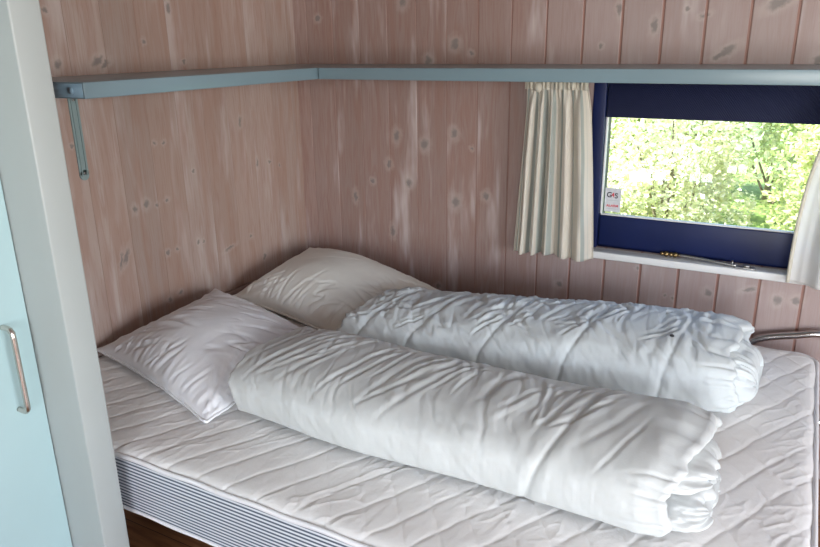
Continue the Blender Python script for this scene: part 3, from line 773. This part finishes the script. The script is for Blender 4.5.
# ------------------------------------------------------------------ pillows
def pillow(name, parent, mat, C, Tm, creases, seed, press=None, ear=.02, zadd=None, split=.78, dip=.0):
    N = 150
    a = np.linspace(-1, 1, N); U, W = np.meshgrid(a, a, indexing='ij')
    # pinch the edges between the corners
    pin = .065
    Uc = U * (1 - pin * (1 - W ** 2)) ; Wc = W * (1 - pin * (1 - U ** 2))
    u = (Uc + 1) / 2; w = (Wc + 1) / 2
    C = [np.array(c, float) for c in C]        # c00 c10 c11 c01
    P = (C[0][:, None, None] * (1 - u) * (1 - w) + C[1][:, None, None] * u * (1 - w) + C[2][:, None, None] * u * w + C[3][:, None, None] * (1 - u) * w)
    P[2] -= dip * (1 - W ** 2) * ((1 - U) / 2) ** 3
    prof = ((1 - U ** 2) * (1 - W ** 2)) ** .52
    ed = np.minimum(1 - np.abs(U), 1 - np.abs(W))
    Lu = np.linalg.norm(C[1] - C[0]); Lw = np.linalg.norm(C[3] - C[0])
    A = u * Lu; B = w * Lw
    # gathers along the seams
    de = np.minimum((1 - np.abs(U)) * Lu / 2, (1 - np.abs(W)) * Lw / 2)
    along = np.where((1 - np.abs(U)) * Lu < (1 - np.abs(W)) * Lw, B, A)
    side = np.where((1 - np.abs(U)) * Lu < (1 - np.abs(W)) * Lw, np.sign(U) * 3 + 10, np.sign(W) * 3 + 20)
    puck = fbm(along * 38, side + de * 5, seed, 2) * np.exp(-de / .05) * sm(0, .012, de)
    pq = A * .75 + B * .55 + .02 * fbm(A * 5, B * 5, seed + 7, 2); pp = B * .75 - A * .55
    nn_ = fbm(pq * 5, pp * 17, seed + 11, 2); nm = sm(-.25, .3, fbm(A * 6, B * 6, seed + 13, 2)) * sm(.30, .06, de)
    D = nm * .0042 * (-np.exp(-(nn_ / .09) ** 2) + .4 * np.exp(-((np.abs(nn_) - .2) / .13) ** 2)) + .0085 * puck + crease_field(A, B, creases) + .006 * fbm(A * 6, B * 6, seed + 2, 2) * prof
    D = D * sm(0, .03, de)
    pr = 1.0 if press is None else press(P[0], P[1])
    T = Tm * prof * pr
    zt = P[2] + T * split + D
    zb = np.maximum(P[2] - T * (1 - split), .5035)
    wav = .006 * fbm(along * 16, side, seed + 5, 2) * np.exp(-de / .02)
    zt = zt + np.abs(wav); zb = np.where(de < 1e-6, zt, zb); zt = np.maximum(zt, zb + (de > 1e-6) * .0015)
    n = N * N
    V = np.concatenate([np.stack([P[0].ravel(), P[1].ravel(), zt.ravel()], 1), np.stack([P[0].ravel(), P[1].ravel(), zb.ravel()], 1)])
    F_ = gridfaces(N, N); F_ = [(a_, d_, c, b) for (a_, b, c, d_) in F_] + gridfaces(N, N, n)
    o = obj(name, V, F_, mat, parent)
    bm = bmesh.new(); bm.from_mesh(o.data); bmesh.ops.remove_doubles(bm, verts=bm.verts, dist=1e-5)
    bmesh.ops.recalc_face_normals(bm, faces=bm.faces); bm.to_mesh(o.data); bm.free()
    # seam cord
    rim = [(i, 0) for i in range(N)] + [(N - 1, j) for j in range(1, N)] + [(i, N - 1) for i in range(N - 2, -1, -1)] + [(0, j) for j in range(N - 2, 0, -1)]
    R_ = [(P[0][i, j], P[1][i, j], zt[i, j]) for (i, j) in rim][::2]
    mb = MB(); mb.tube(R_ + [R_[0]], .0042, 6, cap=False); mb.build('seam_piping', mat, parent)
    return o
rs = random.Random(3); cr = []
for k in range(30):
    a0 = rs.uniform(.0, .14); b0 = rs.uniform(.02, .42)
    cr.append((a0, b0, a0 + rs.uniform(.12, .24), b0 + rs.uniform(-.02, .10), rs.uniform(-.015, .015), rs.uniform(.006, .011), rs.uniform(.002, .0045)))
for k in range(12):
    a0 = rs.uniform(.1, .6); cr.append((a0, .01, a0 + rs.uniform(-.02, .06), rs.uniform(.08, .17), rs.uniform(-.008, .008), rs.uniform(.004, .007), rs.uniform(.002, .004)))
for k in range(9):
    b0 = rs.uniform(.05, .2); cr.append((.63, .03, rs.uniform(.45, .62), b0 + .06, 0, .006, .003))
p1 = empty('pillow', (.37, -1.0, .50), 'white pillow at the near side, next to the wardrobe', 'pillow')
pillow('pillowcase', p1, M['pillow_front'], [(.034, -1.165, .522), (.660, -1.325, .508), (.700, -.785, .512), (.052, -.645, .566)], .140, cr, 31, dip=.032)
rs = random.Random(8); cr = []
for k in range(16):
    a0 = rs.uniform(.03, .6); cr.append((a0, .01, a0 + rs.uniform(-.03, .08), rs.uniform(.1, .22), rs.uniform(-.01, .01), rs.uniform(.005, .009), rs.uniform(.002, .004)))
for k in range(10):
    b0 = rs.uniform(.1, .5); cr.append((.62, b0, rs.uniform(.48, .56), b0 + rs.uniform(-.03, .08), 0, .007, .003))
p2 = empty('pillow', (.36, -.38, .50), 'off-white pillow tucked into the corner of the two walls', 'pillow')
pillow('pillowcase', p2, M['pillow_back'], [(.085, -.595, .525), (.71, -.735, .508), (.765, -.155, .510), (.048, -.048, .572)], .162, cr, 51, dip=.02)

# ------------------------------------------------------------------ garden outside
MB().box(-9, 12, .16, 16, -.35, -.30).build('garden_ground', M['grass'], kind='structure')
def bush(x, y, h, r, nleaf, mat, seed, label, size=.05, name='garden_bush', cat='bush'):
    rs = np.random.RandomState(seed)
    e = empty(name, (x, y, -.30), label, cat, 'bushes outside the window')
    # clumps of leaves at twig ends
    nc = 46
    cl = []
    while len(cl) < nc:
        p = rs.uniform(-1, 1, 3)
        if .35 < np.linalg.norm(p) < 1: cl.append((x + p[0] * r, y + p[1] * r * .8, -.30 + h * .53 + p[2] * h * .5))
    cl = np.array(cl)
    ci = rs.randint(0, nc, nleaf)
    c = cl[ci] + rs.normal(0, .34, (nleaf, 3)) * np.array([r, r, h * .5]) * .42
    q_ = r - size * 1.35
    c[:, 0] = np.clip(c[:, 0], x - q_, x + q_); c[:, 1] = np.clip(c[:, 1], y - q_, y + q_)
    c[:, 2] = np.maximum(c[:, 2], -.26)
    d = rs.normal(0, 1, (nleaf, 3)); d[:, 2] = d[:, 2] * .6; d /= np.linalg.norm(d, axis=1)[:, None]
    q = rs.normal(0, 1, (nleaf, 3)); w = np.cross(d, q); w /= np.linalg.norm(w, axis=1)[:, None]
    nr = np.cross(d, w)
    L = size * rs.uniform(.6, 1.3, nleaf)[:, None]; Wd = L * .32
    A0 = c; A1 = c + d * L * .5 + w * Wd + nr * L * .08; A2 = c + d * L - nr * L * .12; A3 = c + d * L * .5 - w * Wd + nr * L * .08
    V = np.stack([A0, A1, A2, A3], 1).reshape(-1, 3)
    F_ = [(4 * i, 4 * i + 1, 4 * i + 2, 4 * i + 3) for i in range(nleaf)]
    obj('foliage', V, F_, mat, e, smooth=False)
    mb = MB()
    for k in range(9):
        t = cl[rs.randint(nc)]; b = np.array([x + rs.uniform(-.08, .08), y + rs.uniform(-.08, .08), -.31])
        m = (b + t) / 2 + rs.normal(0, .05, 3) + np.array([0, 0, .08])
        mb.tube(smooth_path([b, m, t], 5), list(np.linspace(.016, .005, 11)), 6)
    mb.build('stem', M['stem'], e)
GB = [(-1.30, 2.7, 1.7, .59, 'leaf_b', 'green bush far to the left beyond the window'),
      (-.08, 2.75, 1.7, .585, 'leaf_a', 'pale yellow-green bush beyond the left end of the window'),
      (1.12, 2.7, 1.35, .585, 'leaf_c', 'low cream-leaved bush in the middle of the window view'),
      (2.30, 2.75, 1.6, .585, 'leaf_a', 'pale green bush beyond the right end of the window'),
      (3.5, 2.7, 1.7, .585, 'leaf_b', 'green bush beyond the right curtain'),
      (-.75, 4.35, 2.5, .735, 'leaf_a', 'tall pale bush in the second row, on the left'),
      (.75, 4.3, 2.6, .735, 'leaf_b', 'tall green bush in the second row, behind the window sticker'),
      (2.25, 4.35, 2.6, .735, 'leaf_a', 'tall yellow-green bush in the second row, on the right'),
      (3.75, 4.3, 2.5, .735, 'leaf_b', 'tall green bush in the second row, far right'),
      (-1.65, 6.1, 3.0, .80, 'leaf_b', 'large green bush at the back of the garden, far left'),
      (0.0, 6.1, 3.1, .80, 'leaf_a', 'large pale bush at the back of the garden, left of centre'),
      (1.65, 6.1, 3.0, .80, 'leaf_b', 'large green bush at the back of the garden, right of centre'),
      (3.3, 6.1, 3.1, .80, 'leaf_a', 'large pale bush at the back of the garden, far right')]
for i, (x, y, h, r, m_, lb) in enumerate(GB):
    bush(x, y, h, r, 10000 if y < 4 else 7000, M[m_], 100 + i, lb, .042 if y < 4 else .065)

# ------------------------------------------------------------------ light
W = bpy.data.worlds.new('world'); SC.world = W; W.use_nodes = True
nt = W.node_tree; bg = nt.nodes['Background']
sky = nt.nodes.new('ShaderNodeTexSky'); sky.sky_type = 'NISHITA'; sky.sun_disc = False; sky.sun_elevation = math.radians(48); sky.sun_rotation = math.radians(200)
nt.links.new(sky.outputs[0], bg.inputs[0]); bg.inputs[1].default_value = 1.2
def light(name, typ, loc, target, energy, col, **kw):
    l = bpy.data.lights.new(name, typ); l.energy = energy; l.color = col
    for k, v in kw.items(): setattr(l, k, v)
    o = bpy.data.objects.new(name, l); COL.objects.link(o); o.location = loc
    o.rotation_euler = (Vector(target) - Vector(loc)).to_track_quat('-Z', 'Y').to_euler(); return o
light('sun', 'SUN', (-4, -1, 6), (1.0, 1.2, 0), 28, (1, .97, .90), angle=.01)
light('window_daylight', 'AREA', (RX + .11, (VY0 + VY1) / 2, (VZ0 + VZ1) / 2), (0, (VY0 + VY1) / 2, (VZ0 + VZ1) / 2), 158, (.97, .985, 1.0), shape='RECTANGLE', size=2.3, size_y=1.08)
light('door_daylight', 'AREA', ((DX0 + DX1) / 2, RY - .11, 1.1), ((DX0 + DX1) / 2, 0, .8), 98, (.97, .985, 1.0), shape='RECTANGLE', size=1.65, size_y=1.4)


vs = SC.view_settings; vs.view_transform = 'Standard'; vs.look = 'None'; vs.gamma = 1; vs.exposure = -.25; vs.use_curve_mapping = False

for grp, things in (('pillows on the bed', (p1, p2)), ('rolled duvets on the bed', (duv1, duv2)), ('painted wall shelves', (s1, s2)), ('curtains at the window over the bed', (c1, c2))):
    for t_ in things: t_['group'] = grp
